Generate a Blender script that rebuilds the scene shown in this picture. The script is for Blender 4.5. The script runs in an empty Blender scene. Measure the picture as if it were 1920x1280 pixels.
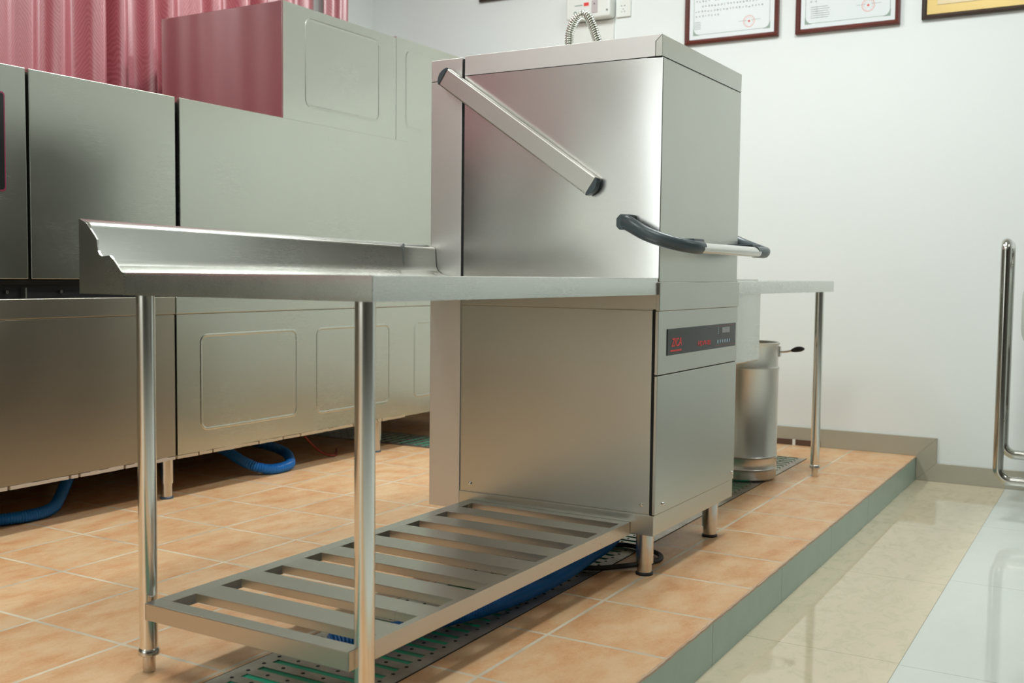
import bpy, bmesh, math, random
from mathutils import Vector, Matrix
C = bpy.context.scene.collection
S = bpy.context.scene
R = random.Random(7)

# ------------------------------------------------------------------ camera
YAW, PITCH, ROLL = 0.52525, -0.061868, 0.010853
cy, sy, cp, sp = math.cos(YAW), math.sin(YAW), math.cos(PITCH), math.sin(PITCH)
F = Vector((cy*cp, sy*cp, sp)); Rt = Vector((sy, -cy, 0)); Up = Rt.cross(F)
cr, sr = math.cos(ROLL), math.sin(ROLL)
R2 = Rt*cr + Up*sr; U2 = -Rt*sr + Up*cr
cd = bpy.data.cameras.new('camera'); cam = bpy.data.objects.new('camera', cd); C.objects.link(cam)
cam.matrix_world = Matrix(((R2.x, U2.x, -F.x, -2.7156), (R2.y, U2.y, -F.y, -1.1151), (R2.z, U2.z, -F.z, 0.8457), (0, 0, 0, 1)))
cd.sensor_width = 36; cd.lens = 37.377; cd.clip_start = .05; cd.clip_end = 60
cd.dof.use_dof = True; cd.dof.focus_distance = 2.95; cd.dof.aperture_fstop = 5.0
S.camera = cam

# ------------------------------------------------------------------ exposure, world, lights
S.view_settings.view_transform = 'Standard'; S.view_settings.look = 'None'
S.view_settings.exposure = -0.24; S.view_settings.gamma = 1; S.view_settings.use_curve_mapping = False
w = bpy.data.worlds.new('outdoors'); S.world = w; w.use_nodes = True
w.node_tree.nodes['Background'].inputs[0].default_value = (.62, .68, .55, 1)
w.node_tree.nodes['Background'].inputs[1].default_value = 1.1

def area(name, loc, rot, sx, sy_, power, col=(1, 1, 1)):
    l = bpy.data.lights.new(name, 'AREA'); l.shape = 'RECTANGLE'; l.size = sx; l.size_y = sy_
    l.energy = power; l.color = col
    o = bpy.data.objects.new(name, l); C.objects.link(o); o.location = loc; o.rotation_euler = rot
    return o
CEIL = 3.15
LAMPS = [(-1.6, -.3), (.9, -.3), (-1.6, 1.4), (.9, 1.4), (-4.3, 1.4), (1.0, -2.9)]  # last two are added, to brighten the reflected curtain and the backsplash
for lx, ly in LAMPS:
    area('ceiling_lamp_light', (lx, ly, CEIL-.085), (0, 0, 0), 1.15, .28, (24, 42, 22, 46, 14, 20)[LAMPS.index((lx, ly))], (.935, 1, .99))
# added light in the unseen left window, brightens the hood's front edge
area('hood_edge_light', (-6.52, 1.15, 1.75), (0, -math.pi/2, 0), 1.9, 1.8, 26, (.90, .97, 1))

# ------------------------------------------------------------------ materials
def mat(name, col, rough=.5, metal=0, **k):
    m = bpy.data.materials.new(name); m.use_nodes = True
    b = m.node_tree.nodes['Principled BSDF']
    b.inputs['Base Color'].default_value = (*col, 1); b.inputs['Roughness'].default_value = rough
    b.inputs['Metallic'].default_value = metal
    for a, v in k.items():
        b.inputs[a].default_value = v
    return m
def nd(m, t, **k):
    n = m.node_tree.nodes.new(t)
    for a, v in k.items(): setattr(n, a, v)
    return n
def lk(m, a, b): m.node_tree.links.new(a, b)
def P(m): return m.node_tree.nodes['Principled BSDF']
def ramp(m, fac, stops):
    r = nd(m, 'ShaderNodeValToRGB'); lk(m, fac, r.inputs[0]); e = r.color_ramp.elements
    while len(e) < len(stops): e.new(.5)
    for el, (p, c) in zip(e, stops): el.position = p; el.color = (*c, 1) if len(c) == 3 else c
    return r.outputs[0]
def noise(m, scale, vec=None, detail=4, rough=.5):
    n = nd(m, 'ShaderNodeTexNoise'); n.inputs['Scale'].default_value = scale
    n.inputs['Detail'].default_value = detail; n.inputs['Roughness'].default_value = rough
    if vec: lk(m, vec, n.inputs['Vector'])
    return n.outputs['Fac']
def coords(m, scale=(1, 1, 1), loc=(0, 0, 0)):
    t = nd(m, 'ShaderNodeTexCoord'); mp = nd(m, 'ShaderNodeMapping'); lk(m, t.outputs['Object'], mp.inputs[0])
    mp.inputs['Scale'].default_value = scale; mp.inputs['Location'].default_value = loc
    return mp.outputs[0]

def steel(name, col, rough=.28, brush=(1, 1, 60), bump=.02, smudge=.1):
    """brushed stainless sheet: fine streaks across one axis plus broad smudges"""
    m = mat(name, col, rough, 1)
    v = coords(m, (brush[0]*6, brush[1]*6, brush[2]*6))
    f = noise(m, 6, v, 3)
    g = noise(m, 3.2, coords(m), 3)
    mr = nd(m, 'ShaderNodeMath', operation='MULTIPLY_ADD'); lk(m, f, mr.inputs[0]); mr.inputs[1].default_value = .10; mr.inputs[2].default_value = rough-.05
    m2 = nd(m, 'ShaderNodeMath', operation='MULTIPLY_ADD'); lk(m, g, m2.inputs[0]); m2.inputs[1].default_value = smudge; lk(m, mr.outputs[0], m2.inputs[2])
    lk(m, m2.outputs[0], P(m).inputs['Roughness'])
    b = nd(m, 'ShaderNodeBump'); b.inputs['Strength'].default_value = bump; b.inputs['Distance'].default_value = .002
    lk(m, f, b.inputs['Height']); lk(m, b.outputs[0], P(m).inputs['Normal'])
    return m
M = {}
M['steel'] = steel('brushed_steel_sheet', (.61, .615, .565), .27)
M['steel_side'] = steel('polished_hood_sheet', (.72, .71, .69), .20, (1, 1, 40), .006, .08)
M['steel_cap'] = steel('light_satin_steel', (.76, .75, .73), .38, (30, 30, 1), .01)
M['steel_mirror'] = steel('smooth_reflective_sheet', (.60, .585, .56), .13, (1, 1, 40), .003, .02)
M['steel_v'] = steel('vertical_brushed_steel', (.66, .66, .62), .3, (40, 40, 1))
M['steel_back'] = steel('satin_panel_steel', (.555, .575, .51), .20, (1, 1, 50), .015)
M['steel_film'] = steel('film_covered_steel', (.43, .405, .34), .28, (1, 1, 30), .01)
M['steel_table'] = steel('table_top_steel', (.68, .69, .65), .20, (1, 30, 30), .02, .12)
M['steel_shelf'] = steel('shelf_steel', (.60, .58, .54), .25, (1, 30, 1), .02)
M['tube'] = mat('polished_tube_steel', (.82, .81, .77), .19, 1)
M['tube_dark'] = mat('cart_tube_steel', (.52, .51, .47), .16, 1)
M['cast'] = mat('leg_steel', (.66, .65, .62), .22, 1)
M['black'] = mat('black_gap', (.004, .004, .005), .6)
M['reflection_dark'] = mat('dark_for_reflections', (.05, .05, .045), .5, .3)  # for the unseen dark pieces added behind the hood dishwasher
M['rubber'] = mat('black_rubber', (.018, .018, .02), .55)
M['grey_plastic'] = mat('charcoal_grey_plastic', (.055, .075, .085), .33)
M['blue_pad'] = mat('blue_grey_pad', (.07, .11, .16), .5)
M['panel_black'] = mat('glossy_black_panel', (.018, .02, .02), .18)
M['red'] = mat('red_print', (.75, .05, .05), .5)
M['dim_red'] = mat('thin_red_line', (.35, .06, .05), .5)
M['lcd'] = mat('grey_display', (.30, .31, .31), .3)
M['icon'] = mat('pale_blue_print', (.42, .55, .68), .5)
M['white_plastic'] = mat('white_plastic', (.78, .80, .77), .35)
M['pale_grey'] = mat('pale_mauve_cover', (.52, .46, .47), .4)
M['brass'] = mat('brass', (.55, .38, .12), .3, 1)
M['ink'] = mat('grey_ink', (.16, .17, .17), .6)
M['ink_green'] = mat('green_ornament_ink', (.28, .36, .31), .6)
M['seal'] = mat('pink_seal_ink', (.80, .32, .28), .6)
M['seal_red'] = mat('red_seal_ink', (.75, .06, .05), .6)
M['paper'] = mat('certificate_paper', (.74, .78, .80), .35)
M['gold'] = mat('gold_plaque', (.66, .48, .17), .35, .2)
M['gold_pale'] = mat('pale_gold_field', (.64, .52, .32), .4, .2)
M['red_wood'] = mat('mahogany_frame', (.115, .022, .016), .3)
M['dark_wood'] = mat('dark_frame', (.045, .032, .026), .3)
M['white_frame'] = mat('white_window_frame', (.8, .8, .78), .4)
M['glass'] = mat('window_glass', (.9, .95, .92), .02, 0, **{'Transmission Weight': 1.0, 'IOR': 1.45})
M['skirt'] = mat('taupe_skirting', (.40, .375, .30), .25)
M['brown_tile'] = mat('dark_brown_tile', (.10, .055, .04), .25)
M['steel_bin'] = mat('barrel_steel', (.70, .68, .64), .34, 1)
M['door_green'] = mat('grey_green_door', (.10, .115, .09), .4)
M['white_basin'] = mat('white_basin_plastic', (.62, .68, .64), .3)
M['lamp'] = mat('lit_diffuser', (.9, .9, .9), .5)
P(M['lamp']).inputs['Emission Color'].default_value = (1, .98, .93, 1); P(M['lamp']).inputs['Emission Strength'].default_value = 6
M['red_wire'] = mat('red_wire', (.25, .02, .015), .4)
m = M['dark_wood']; v = noise(m, 30, coords(m, (1, 1, 20)), 3); lk(m, ramp(m, v, [(.3, (.03, .02, .018)), (.7, (.075, .05, .045))]), P(m).inputs['Base Color'])
m = M['red_wood']; v = noise(m, 12, coords(m, (1, 1, 20)), 3); lk(m, ramp(m, v, [(.3, (.085, .016, .012)), (.7, (.15, .03, .022))]), P(m).inputs['Base Color'])

# blue corrugated hose
M['hose'] = mat('blue_hose_plastic', (.012, .19, .62), .32)
# spiral metal hose
M['flex'] = mat('shiny_flex_steel', (.72, .76, .70), .12, 1)

# walls
M['wall'] = mat('white_wall_paint', (.80, .83, .81), .75)
m = M['wall']; f = noise(m, 1.5, coords(m), 4); lk(m, ramp(m, f, [(.3, (.78, .825, .82)), (.7, (.805, .84, .83))]), P(m).inputs['Base Color'])
M['dimmed_wall'] = mat('darkened_wall_paint', (.13, .125, .11), .7)  # dark tone stands for the dim room behind the camera
M['ceiling'] = mat('white_ceiling_paint', (.82, .83, .81), .85)

def tile_mat(name, ox, oy, T=.3115, mortar=.0052, dirs=(1, 1)):
    m = mat(name, (.7, .4, .2), .42)
    v = coords(m, (1, 1, 1), (-ox, -oy, 0))
    b = nd(m, 'ShaderNodeTexBrick'); lk(m, v, b.inputs['Vector']); b.offset = 0; b.squash = 1
    for k, val in (('Scale', 1), ('Mortar Size', mortar), ('Mortar Smooth', .12), ('Bias', 0), ('Brick Width', T), ('Row Height', T)):
        b.inputs[k].default_value = val
    b.inputs['Color1'].default_value = (0, 0, 0, 1); b.inputs['Color2'].default_value = (1, 1, 1, 1); b.inputs['Mortar'].default_value = (.5, .5, .5, 1)
    # per-tile shift of the mottling
    n1 = nd(m, 'ShaderNodeTexNoise', noise_dimensions='4D'); lk(m, coords(m, (7, 13, 7)), n1.inputs['Vector'])
    n1.inputs['Scale'].default_value = 1; n1.inputs['Detail'].default_value = 9; n1.inputs['Roughness'].default_value = .68
    ml = nd(m, 'ShaderNodeMath', operation='MULTIPLY'); lk(m, b.outputs['Color'], ml.inputs[0]); ml.inputs[1].default_value = 30
    lk(m, ml.outputs[0], n1.inputs['W'])
    fine = noise(m, 160, coords(m), 3, .7)
    ad = nd(m, 'ShaderNodeMath', operation='MULTIPLY_ADD'); lk(m, fine, ad.inputs[0]); ad.inputs[1].default_value = .26; ad.inputs[2].default_value = -.13
    ad2 = nd(m, 'ShaderNodeMath', operation='ADD'); lk(m, n1.outputs['Fac'], ad2.inputs[0]); lk(m, ad.outputs[0], ad2.inputs[1])
    tc = ramp(m, ad2.outputs[0], [(.28, (.56, .25, .10)), (.43, (.66, .36, .175)), (.55, (.70, .45, .25)), (.74, (.74, .53, .33))])
    mx = nd(m, 'ShaderNodeMix', data_type='RGBA'); lk(m, b.outputs['Fac'], mx.inputs['Factor']); lk(m, tc, mx.inputs['A'])
    gn = noise(m, 5, coords(m), 3)
    lk(m, ramp(m, gn, [(.35, (.50, .43, .33)), (.65, (.74, .65, .50))]), mx.inputs['B'])
    lk(m, mx.outputs['Result'], P(m).inputs['Base Color'])
    inv = nd(m, 'ShaderNodeMath', operation='SUBTRACT'); inv.inputs[0].default_value = 1; lk(m, b.outputs['Fac'], inv.inputs[1])
    h = nd(m, 'ShaderNodeMath', operation='MULTIPLY_ADD'); lk(m, n1.outputs['Fac'], h.inputs[0]); h.inputs[1].default_value = .35; lk(m, inv.outputs[0], h.inputs[2])
    bp = nd(m, 'ShaderNodeBump'); bp.inputs['Strength'].default_value = .35; bp.inputs['Distance'].default_value = .002
    lk(m, h.outputs[0], bp.inputs['Height']); lk(m, bp.outputs[0], P(m).inputs['Normal'])
    return m
M['tile_front'] = tile_mat('terracotta_tiles_front', -.536, .0424)
M['tile_back'] = tile_mat('terracotta_tiles_back', -.7945, 1.7686)

def slab_mat(name, cols, w_, h_, ox, oy, mortar, mcol, rough, veins=True):
    m = mat(name, cols[0], rough)
    b = nd(m, 'ShaderNodeTexBrick'); lk(m, coords(m, (1, 1, 1), (-ox, -oy, 0)), b.inputs['Vector']); b.offset = 0
    for k, val in (('Scale', 1), ('Mortar Size', mortar), ('Mortar Smooth', .1), ('Bias', 0), ('Brick Width', w_), ('Row Height', h_)):
        b.inputs[k].default_value = val
    n = nd(m, 'ShaderNodeTexNoise'); lk(m, coords(m, (1, 1.6, 1)), n.inputs['Vector']); n.inputs['Scale'].default_value = 12 if veins else 2
    n.inputs['Detail'].default_value = 8; n.inputs['Roughness'].default_value = .72; n.inputs['Distortion'].default_value = .8 if veins else .2
    tc = ramp(m, n.outputs['Fac'], [(.36, cols[0]), (.5, cols[1]), (.64, cols[2])])
    mx = nd(m, 'ShaderNodeMix', data_type='RGBA'); lk(m, b.outputs['Fac'], mx.inputs['Factor']); lk(m, tc, mx.inputs['A'])
    mx.inputs['B'].default_value = (*mcol, 1); lk(m, mx.outputs['Result'], P(m).inputs['Base Color'])
    return m
M['cream'] = slab_mat('cream_marble_floor', [(.56, .50, .35), (.63, .555, .40), (.66, .56, .41)], .8, .8, .04, -1.452, .0009, (.30, .26, .17), .045)
M['grey_floor'] = slab_mat('pale_polished_floor', [(.60, .63, .59), (.62, .65, .61), (.64, .665, .62)], .875, .875, .03, -1.527, .0012, (.33, .34, .31), .06, False)
M['riser'] = slab_mat('grey_green_riser', [(.37, .51, .47), (.40, .55, .51), (.43, .58, .54)], .605, 2, -.226, -1, .0012, (.10, .11, .09), .3, False)
M['chipped'] = mat('chipped_tile_edge', (.55, .40, .29), .7)
M['drain_green'] = mat('green_channel', (.005, .42, .24), .35)
M['drain_steel'] = mat('dull_drain_steel', (.27, .25, .22), .38, .85)
m = M['drain_steel']; f = noise(m, 14, coords(m), 5); lk(m, ramp(m, f, [(.3, (.34, .30, .25)), (.7, (.56, .53, .48))]), P(m).inputs['Base Color'])

# satin curtain
m = M['curtain'] = mat('pink_satin', (.62, .20, .25), .42, 0)
sx_ = nd(m, 'ShaderNodeSeparateXYZ'); lk(m, coords(m), sx_.inputs[0])
def mth(op, a, b=None, c=None):
    n_ = nd(m, 'ShaderNodeMath', operation=op)
    for i_, q_ in enumerate((a, b, c)):
        if q_ is None: continue
        if isinstance(q_, (int, float)): n_.inputs[i_].default_value = q_
        else: lk(m, q_, n_.inputs[i_])
    return n_.outputs[0]
pp_ = mth('PINGPONG', sx_.outputs['X'], .034)
ph_ = mth('MULTIPLY_ADD', pp_, 1.5, mth('MULTIPLY', sx_.outputs['Z'], .5))
nn_ = noise(m, 9, coords(m, (1, 1, .5)), 2)
sn_ = mth('SINE', mth('MULTIPLY_ADD', ph_, 560, mth('MULTIPLY', nn_, 42)))
fth = mth('MULTIPLY_ADD', sn_, .5, .5)
lk(m, ramp(m, fth, [(.15, (.52, .115, .15)), (.85, (.63, .19, .225))]), P(m).inputs['Base Color'])
bp = nd(m, 'ShaderNodeBump'); bp.inputs['Strength'].default_value = .12; bp.inputs['Distance'].default_value = .002
lk(m, fth, bp.inputs['Height']); lk(m, bp.outputs[0], P(m).inputs['Normal'])
P(m).inputs['Sheen Weight'].default_value = .35; P(m).inputs['Sheen Roughness'].default_value = .25; P(m).inputs['Specular IOR Level'].default_value = 1.0
P(m).inputs['Coat Weight'].default_value = .8; P(m).inputs['Coat Roughness'].default_value = .30; P(m).inputs['Coat IOR'].default_value = 2.0
tr = nd(m, 'ShaderNodeBsdfTranslucent'); tr.inputs[0].default_value = (.75, .25, .18, 1)
ms = nd(m, 'ShaderNodeMixShader'); ms.inputs[0].default_value = .16
lk(m, P(m).outputs[0], ms.inputs[1]); lk(m, tr.outputs[0], ms.inputs[2])
lk(m, ms.outputs[0], m.node_tree.nodes['Material Output'].inputs[0])

# ------------------------------------------------------------------ mesh helpers
def NB(): return bmesh.new()
def box(bm, x0, x1, y0, y1, z0, z1, mi=0):
    vs = [bm.verts.new(p) for p in ((x0, y0, z0), (x1, y0, z0), (x1, y1, z0), (x0, y1, z0), (x0, y0, z1), (x1, y0, z1), (x1, y1, z1), (x0, y1, z1))]
    for f in ((0, 3, 2, 1), (4, 5, 6, 7), (0, 1, 5, 4), (1, 2, 6, 5), (2, 3, 7, 6), (3, 0, 4, 7)):
        bm.faces.new([vs[i] for i in f]).material_index = mi
    return vs
def bx(x0, x1, y0, y1, z0, z1):
    bm = NB(); box(bm, x0, x1, y0, y1, z0, z1); return bm
def prism(bm, pts, axis, a, b, mi=0):
    """polygon pts (2D) extruded along axis ('x': pts=(y,z); 'y': (x,z); 'z': (x,y))"""
    def mk(p, t):
        return {'x': (t, p[0], p[1]), 'y': (p[0], t, p[1]), 'z': (p[0], p[1], t)}[axis]
    A = [bm.verts.new(mk(p, a)) for p in pts]; B = [bm.verts.new(mk(p, b)) for p in pts]
    n = len(pts)
    fs = [bm.faces.new(A), bm.faces.new(B[::-1])]
    for i in range(n): fs.append(bm.faces.new((A[i], B[i], B[(i+1) % n], A[(i+1) % n])))
    for f in fs: f.material_index = mi
    return A + B
def rrect(x0, x1, z0, z1, r, n=5):
    pts = []
    for cx_, cz_, a0 in ((x1-r, z1-r, 0), (x0+r, z1-r, 90), (x0+r, z0+r, 180), (x1-r, z0+r, 270)):
        for i in range(n+1):
            a = math.radians(a0 + 90*i/n); pts.append((cx_+r*math.cos(a), cz_+r*math.sin(a)))
    return pts
def lathe(bm, prof, cx_=0, cy_=0, seg=32, mi=0):
    rings = []
    for r, z in prof:
        rings.append([bm.verts.new((cx_+r*math.cos(2*math.pi*i/seg), cy_+r*math.sin(2*math.pi*i/seg), z)) for i in range(seg)])
    for a, b in zip(rings, rings[1:]):
        for i in range(seg): bm.faces.new((a[i], a[(i+1) % seg], b[(i+1) % seg], b[i])).material_index = mi
    bm.faces.new(rings[0][::-1]).material_index = mi; bm.faces.new(rings[-1]).material_index = mi
def catmull(pts, n=8, closed=False):
    pts = [Vector(p) for p in pts]; out = []; N = len(pts)
    for i in range(N-1):
        p0 = pts[max(i-1, 0)]; p1 = pts[i]; p2 = pts[i+1]; p3 = pts[min(i+2, N-1)]
        for k in range(n):
            t = k/n
            out.append(.5*((2*p1)+(-p0+p2)*t+(2*p0-5*p1+4*p2-p3)*t*t+(-p0+3*p1-3*p2+p3)*t**3))
    out.append(pts[-1]); return out
def resample(pts, step):
    out = [pts[0].copy()]; acc = 0
    for a, b in zip(pts, pts[1:]):
        L = (b-a).length; d = step-acc
        while d <= L:
            out.append(a.lerp(b, d/L)); d += step
        acc = L-(d-step)
    return out
def tube(bm, pts, rad, seg=12, cap=True, mi=0, flat=1.0):
    """rad: number or list"""
    pts = [Vector(p) for p in pts]; n = len(pts)
    t0 = (pts[1]-pts[0]).normalized(); up = Vector((0, 0, 1)) if abs(t0.z) < .9 else Vector((1, 0, 0))
    nrm = (up - t0*up.dot(t0)).normalized(); rings = []
    for i in range(n):
        t = (pts[min(i+1, n-1)]-pts[max(i-1, 0)]).normalized()
        nrm = (nrm - t*nrm.dot(t)).normalized(); bi = t.cross(nrm)
        r = rad[i] if isinstance(rad, (list, tuple)) else rad
        rings.append([bm.verts.new(pts[i]+nrm*(r*math.cos(2*math.pi*k/seg))+bi*(r*flat*math.sin(2*math.pi*k/seg))) for k in range(seg)])
    for a, b in zip(rings, rings[1:]):
        for k in range(seg): bm.faces.new((a[k], a[(k+1) % seg], b[(k+1) % seg], b[k])).material_index = mi
    if cap:
        bm.faces.new(rings[0][::-1]).material_index = mi; bm.faces.new(rings[-1]).material_index = mi
def corrugated(bm, pts, r, depth, pitch, seg=14):
    p = resample(catmull(pts, 14), pitch/4)
    tube(bm, p, [r-depth*(.5-.5*math.cos(math.pi/2*i)) for i in range(len(p))], seg)
def disc(bm, c, r, axis='y', seg=14, mi=0, r2=0):
    def q(a, rr):
        u, v_ = rr*math.cos(a), rr*math.sin(a)
        return {'y': (c[0]+u, c[1], c[2]+v_), 'x': (c[0], c[1]+u, c[2]+v_), 'z': (c[0]+u, c[1]+v_, c[2])}[axis]
    A = [bm.verts.new(q(2*math.pi*i/seg, r)) for i in range(seg)]
    if r2:
        B = [bm.verts.new(q(2*math.pi*i/seg, r2)) for i in range(seg)]
        for i in range(seg): bm.faces.new((A[i], A[(i+1) % seg], B[(i+1) % seg], B[i])).material_index = mi
    else: bm.faces.new(A).material_index = mi

def obj(name, bm, m, parent=None, bevel=0, smooth=None, seg=2, label=None):
    bmesh.ops.recalc_face_normals(bm, faces=bm.faces)
    me = bpy.data.meshes.new(name); bm.to_mesh(me); bm.free()
    for mm in (m if isinstance(m, (list, tuple)) else [m]):
        me.materials.append(M[mm] if isinstance(mm, str) else mm)
    o = bpy.data.objects.new(name, me); C.objects.link(o)
    if parent: o.parent = parent
    if bevel:
        b = o.modifiers.new('bevel', 'BEVEL'); b.width = bevel; b.segments = seg; b.limit_method = 'ANGLE'; b.angle_limit = math.radians(40); b.harden_normals = True
    if smooth is not None or bevel:
        me.polygons.foreach_set('use_smooth', [True]*len(me.polygons))
        ang = math.radians(smooth if smooth is not None else 35)
        bm2 = bmesh.new(); bm2.from_mesh(me)
        for e in bm2.edges:
            if len(e.link_faces) == 2 and e.calc_face_angle(0) > ang: e.smooth = False
        bm2.to_mesh(me); bm2.free()
    if label: o['label'] = label
    return o
def thing(name, label, cat, loc=(0, 0, 0), rz=0, group=None):
    o = bpy.data.objects.new(name, None); C.objects.link(o); o.location = loc; o.rotation_euler = (0, 0, rz)
    o.empty_display_size = .1; o['label'] = label; o['category'] = cat
    if group: o['group'] = group
    return o
def tag(o, label, cat, group=None):
    o['label'] = label; o['category'] = cat
    if group: o['group'] = group
    return o
def struct(name, bm, m, parent=None, **k):
    o = obj(name, bm, m, parent, **k)
    if not parent: o['kind'] = 'structure'
    return o
def text(name, body, size, m, parent, loc, rot, shear=0, sx=1.0, bold=0, ext=.0004):
    cu = bpy.data.curves.new('t', 'FONT'); cu.body = body; cu.size = size; cu.extrude = ext; cu.shear = shear; cu.offset = bold
    cu.align_x = 'CENTER'; cu.align_y = 'CENTER'
    to = bpy.data.objects.new('t', cu); C.objects.link(to)
    bpy.context.view_layer.update()
    me = bpy.data.meshes.new_from_object(to.evaluated_get(bpy.context.evaluated_depsgraph_get()))
    bpy.data.objects.remove(to); me.materials.clear(); me.materials.append(M[m]); me.name = name
    o = bpy.data.objects.new(name, me); C.objects.link(o); o.parent = parent; o.location = loc; o.rotation_euler = rot; o.scale = (sx, 1, 1)
    return o

# ------------------------------------------------------------------ room
WX, WY, XL, YF, STEP, FZ = 2.672, 3.04, -6.5, -5.0, -.2565, -.116
DY0, DY1, DX1 = .166, .506, 2.273          # long drain channel
BX0, BX1, BY0 = 1.54, 1.865, 1.15          # cross drain channel
bm = NB()
def quad(x0, x1, y0, y1, z, mi): bm.faces.new([bm.verts.new(p) for p in ((x0, y0, z), (x1, y0, z), (x1, y1, z), (x0, y1, z))]).material_index = mi
quad(XL, DX1, STEP, DY0, 0, 0); quad(DX1, WX, STEP, DY1, 0, 0)
quad(XL, BX0, DY1, WY, 0, 1); quad(BX0, BX1, DY1, BY0, 0, 1); quad(BX1, WX, DY1, WY, 0, 1)
bm.faces.new([bm.verts.new(p) for p in ((XL, STEP, FZ), (WX, STEP, FZ), (WX, STEP, -.006), (XL, STEP, -.006))]).material_index = 2
fl = struct('floor', bm, ['tile_front', 'tile_back', 'riser'])
# chipped tile edge running along the step
bm = NB(); n = 420; prev = None
for i in range(n+1):
    x = XL+(WX-XL)*i/n; j = R.uniform(-.0012, .0012); k = R.uniform(-.001, .001)
    cur = [bm.verts.new((x, STEP+.005+k*.5, .0002)), bm.verts.new((x, STEP-.0025+j, -.0012+k)), bm.verts.new((x, STEP-.003+j, -.0065+k)), bm.verts.new((x, STEP+.003, -.009))]
    if prev:
        for a in range(3): bm.faces.new((prev[a], cur[a], cur[a+1], prev[a+1]))
    prev = cur
struct('trim_1', bm, 'chipped')
bm = NB()
quad(XL, WX, -.652, STEP, FZ, 0); quad(XL, WX, YF, -.652, FZ, 1)
struct('floor', bm, ['cream', 'grey_floor'])
# drain channels
def grate(name, x0, x1, y0, y1, along, label, cat='drain grate'):
    g = thing(name, label, cat, ((x0+x1)/2, (y0+y1)/2, 0))
    cx0, cy0 = (x0+x1)/2, (y0+y1)/2
    L0, L1, W0, W1 = (x0, x1, y0, y1) if along == 'x' else (y0, y1, x0, x1)
    lc, wc = ((cx0, cy0) if along == 'x' else (cy0, cx0))
    def B(bm, a0, a1, b0, b1, z0, z1, mi=0):
        a0 -= lc; a1 -= lc; b0 -= wc; b1 -= wc
        if along == 'x': box(bm, a0, a1, b0, b1, z0, z1, mi)
        else: box(bm, b0, b1, a0, a1, z0, z1, mi)
    bm = NB(); pitch = .048; s0, s1 = W0+.040, W1-.042
    B(bm, L0+.003, L1-.003, W0+.003, s0, -.0006, .0015); B(bm, L0+.003, L1-.003, s1, W1-.003, -.0006, .0015)
    a = L0+.05; B(bm, L0+.003, a, s0, s1, -.0006, .0015)
    while a < L1-.05:
        B(bm, a+.019, min(a+pitch, L1-.003), s0, s1, -.0006, .0015)
        for wv_ in range(6):
            w_ = s0-.006+wv_*.055; p = a+.0335
            if p > L1-.02 or w_ > W1-.02: continue
            q = (p-lc, w_-wc) if along == 'x' else (w_-wc, p-lc)
            lathe(bm, [(.0052, .0012), (.0038, .0024), (.003, .0024)], q[0], q[1], 8, 1)
        a += pitch
    obj('cover_plate', bm, ['drain_steel', 'black'], g)
    bm = NB(); B(bm, L0+.001, L1-.001, W0+.001, W1-.001, -.03, -.0012)
    obj('channel_bottom', bm, 'drain_green', g)
    bm = NB(); B(bm, L0, L1, W0, W0+.0025, -.02, .0012); B(bm, L0, L1, W1-.0025, W1, -.02, .0012)
    B(bm, L0, L0+.0025, W0, W1, -.02, .0012); B(bm, L1-.0025, L1, W0, W1, -.02, .0012)
    obj('channel_rim', bm, 'black', g)
    return g
grate('drain_grate', -2.6, DX1, DY0, DY1, 'x', 'long steel floor drain cover with green slots running under the work tables')
grate('drain_grate', BX0, BX1, BY0, 3.0, 'y', 'crosswise floor drain cover passing under the tall machines at the back')

# right-hand white wall
struct('wall_right', bx(WX, WX+.1, YF, WY+.1, FZ, CEIL), 'wall')
# back wall with a window behind the curtains
bm = NB(); X0, X1, Z0, Z1 = -.9, 2.16, 1.0, 2.75
box(bm, XL, X0, WY, WY+.1, FZ, CEIL); box(bm, X1, WX, WY, WY+.1, FZ, CEIL); box(bm, X0, X1, WY, WY+.1, FZ, Z0); box(bm, X0, X1, WY, WY+.1, Z1, CEIL)
struct('wall_back', bm, 'wall')
bm = NB()
for xa, xb in ((X0, X0+.05), (X1-.05, X1), (.60, .65)): box(bm, xa, xb, WY+.02, WY+.07, Z0, Z1)
for za, zb in ((Z0, Z0+.05), (Z1-.05, Z1)): box(bm, X0+.05, X1-.05, WY+.02, WY+.07, za, zb)
wn = struct('window_1', bm, 'white_frame', bevel=.003)
struct('pane', bx(X0+.05, X1-.05, WY+.042, WY+.046, Z0+.05, Z1-.05), 'glass', wn)
# unseen left wall; window added and sized for the hood's edge highlight
bm = NB(); box(bm, XL-.1, XL, YF, -.9, FZ, CEIL, 1); box(bm, XL-.1, XL, -.9, .25, FZ, CEIL); box(bm, XL-.1, XL, 2.05, WY+.1, FZ, CEIL); box(bm, XL-.1, XL, .25, 2.05, FZ, .8); box(bm, XL-.1, XL, .25, 2.05, 2.7, CEIL)
struct('wall_left', bm, ['wall', 'dimmed_wall'])
bm = NB()
for ya in (.25, 1.125, 2.00): box(bm, XL-.08, XL-.04, ya, ya+.05, .8, 2.7)
for za in (.8, 2.65): box(bm, XL-.08, XL-.04, .25, 2.05, za, za+.05)
wn = struct('highlight_window', bm, 'white_frame')
struct('wall_front', bx(XL-.1, WX+.1, YF-.1, YF, FZ, CEIL), 'dimmed_wall')  # darkened colour, keeps reflections of this side dim
struct('ceiling', bx(XL-.1, WX+.1, YF-.1, WY+.1, CEIL, CEIL+.1), 'ceiling')
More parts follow.
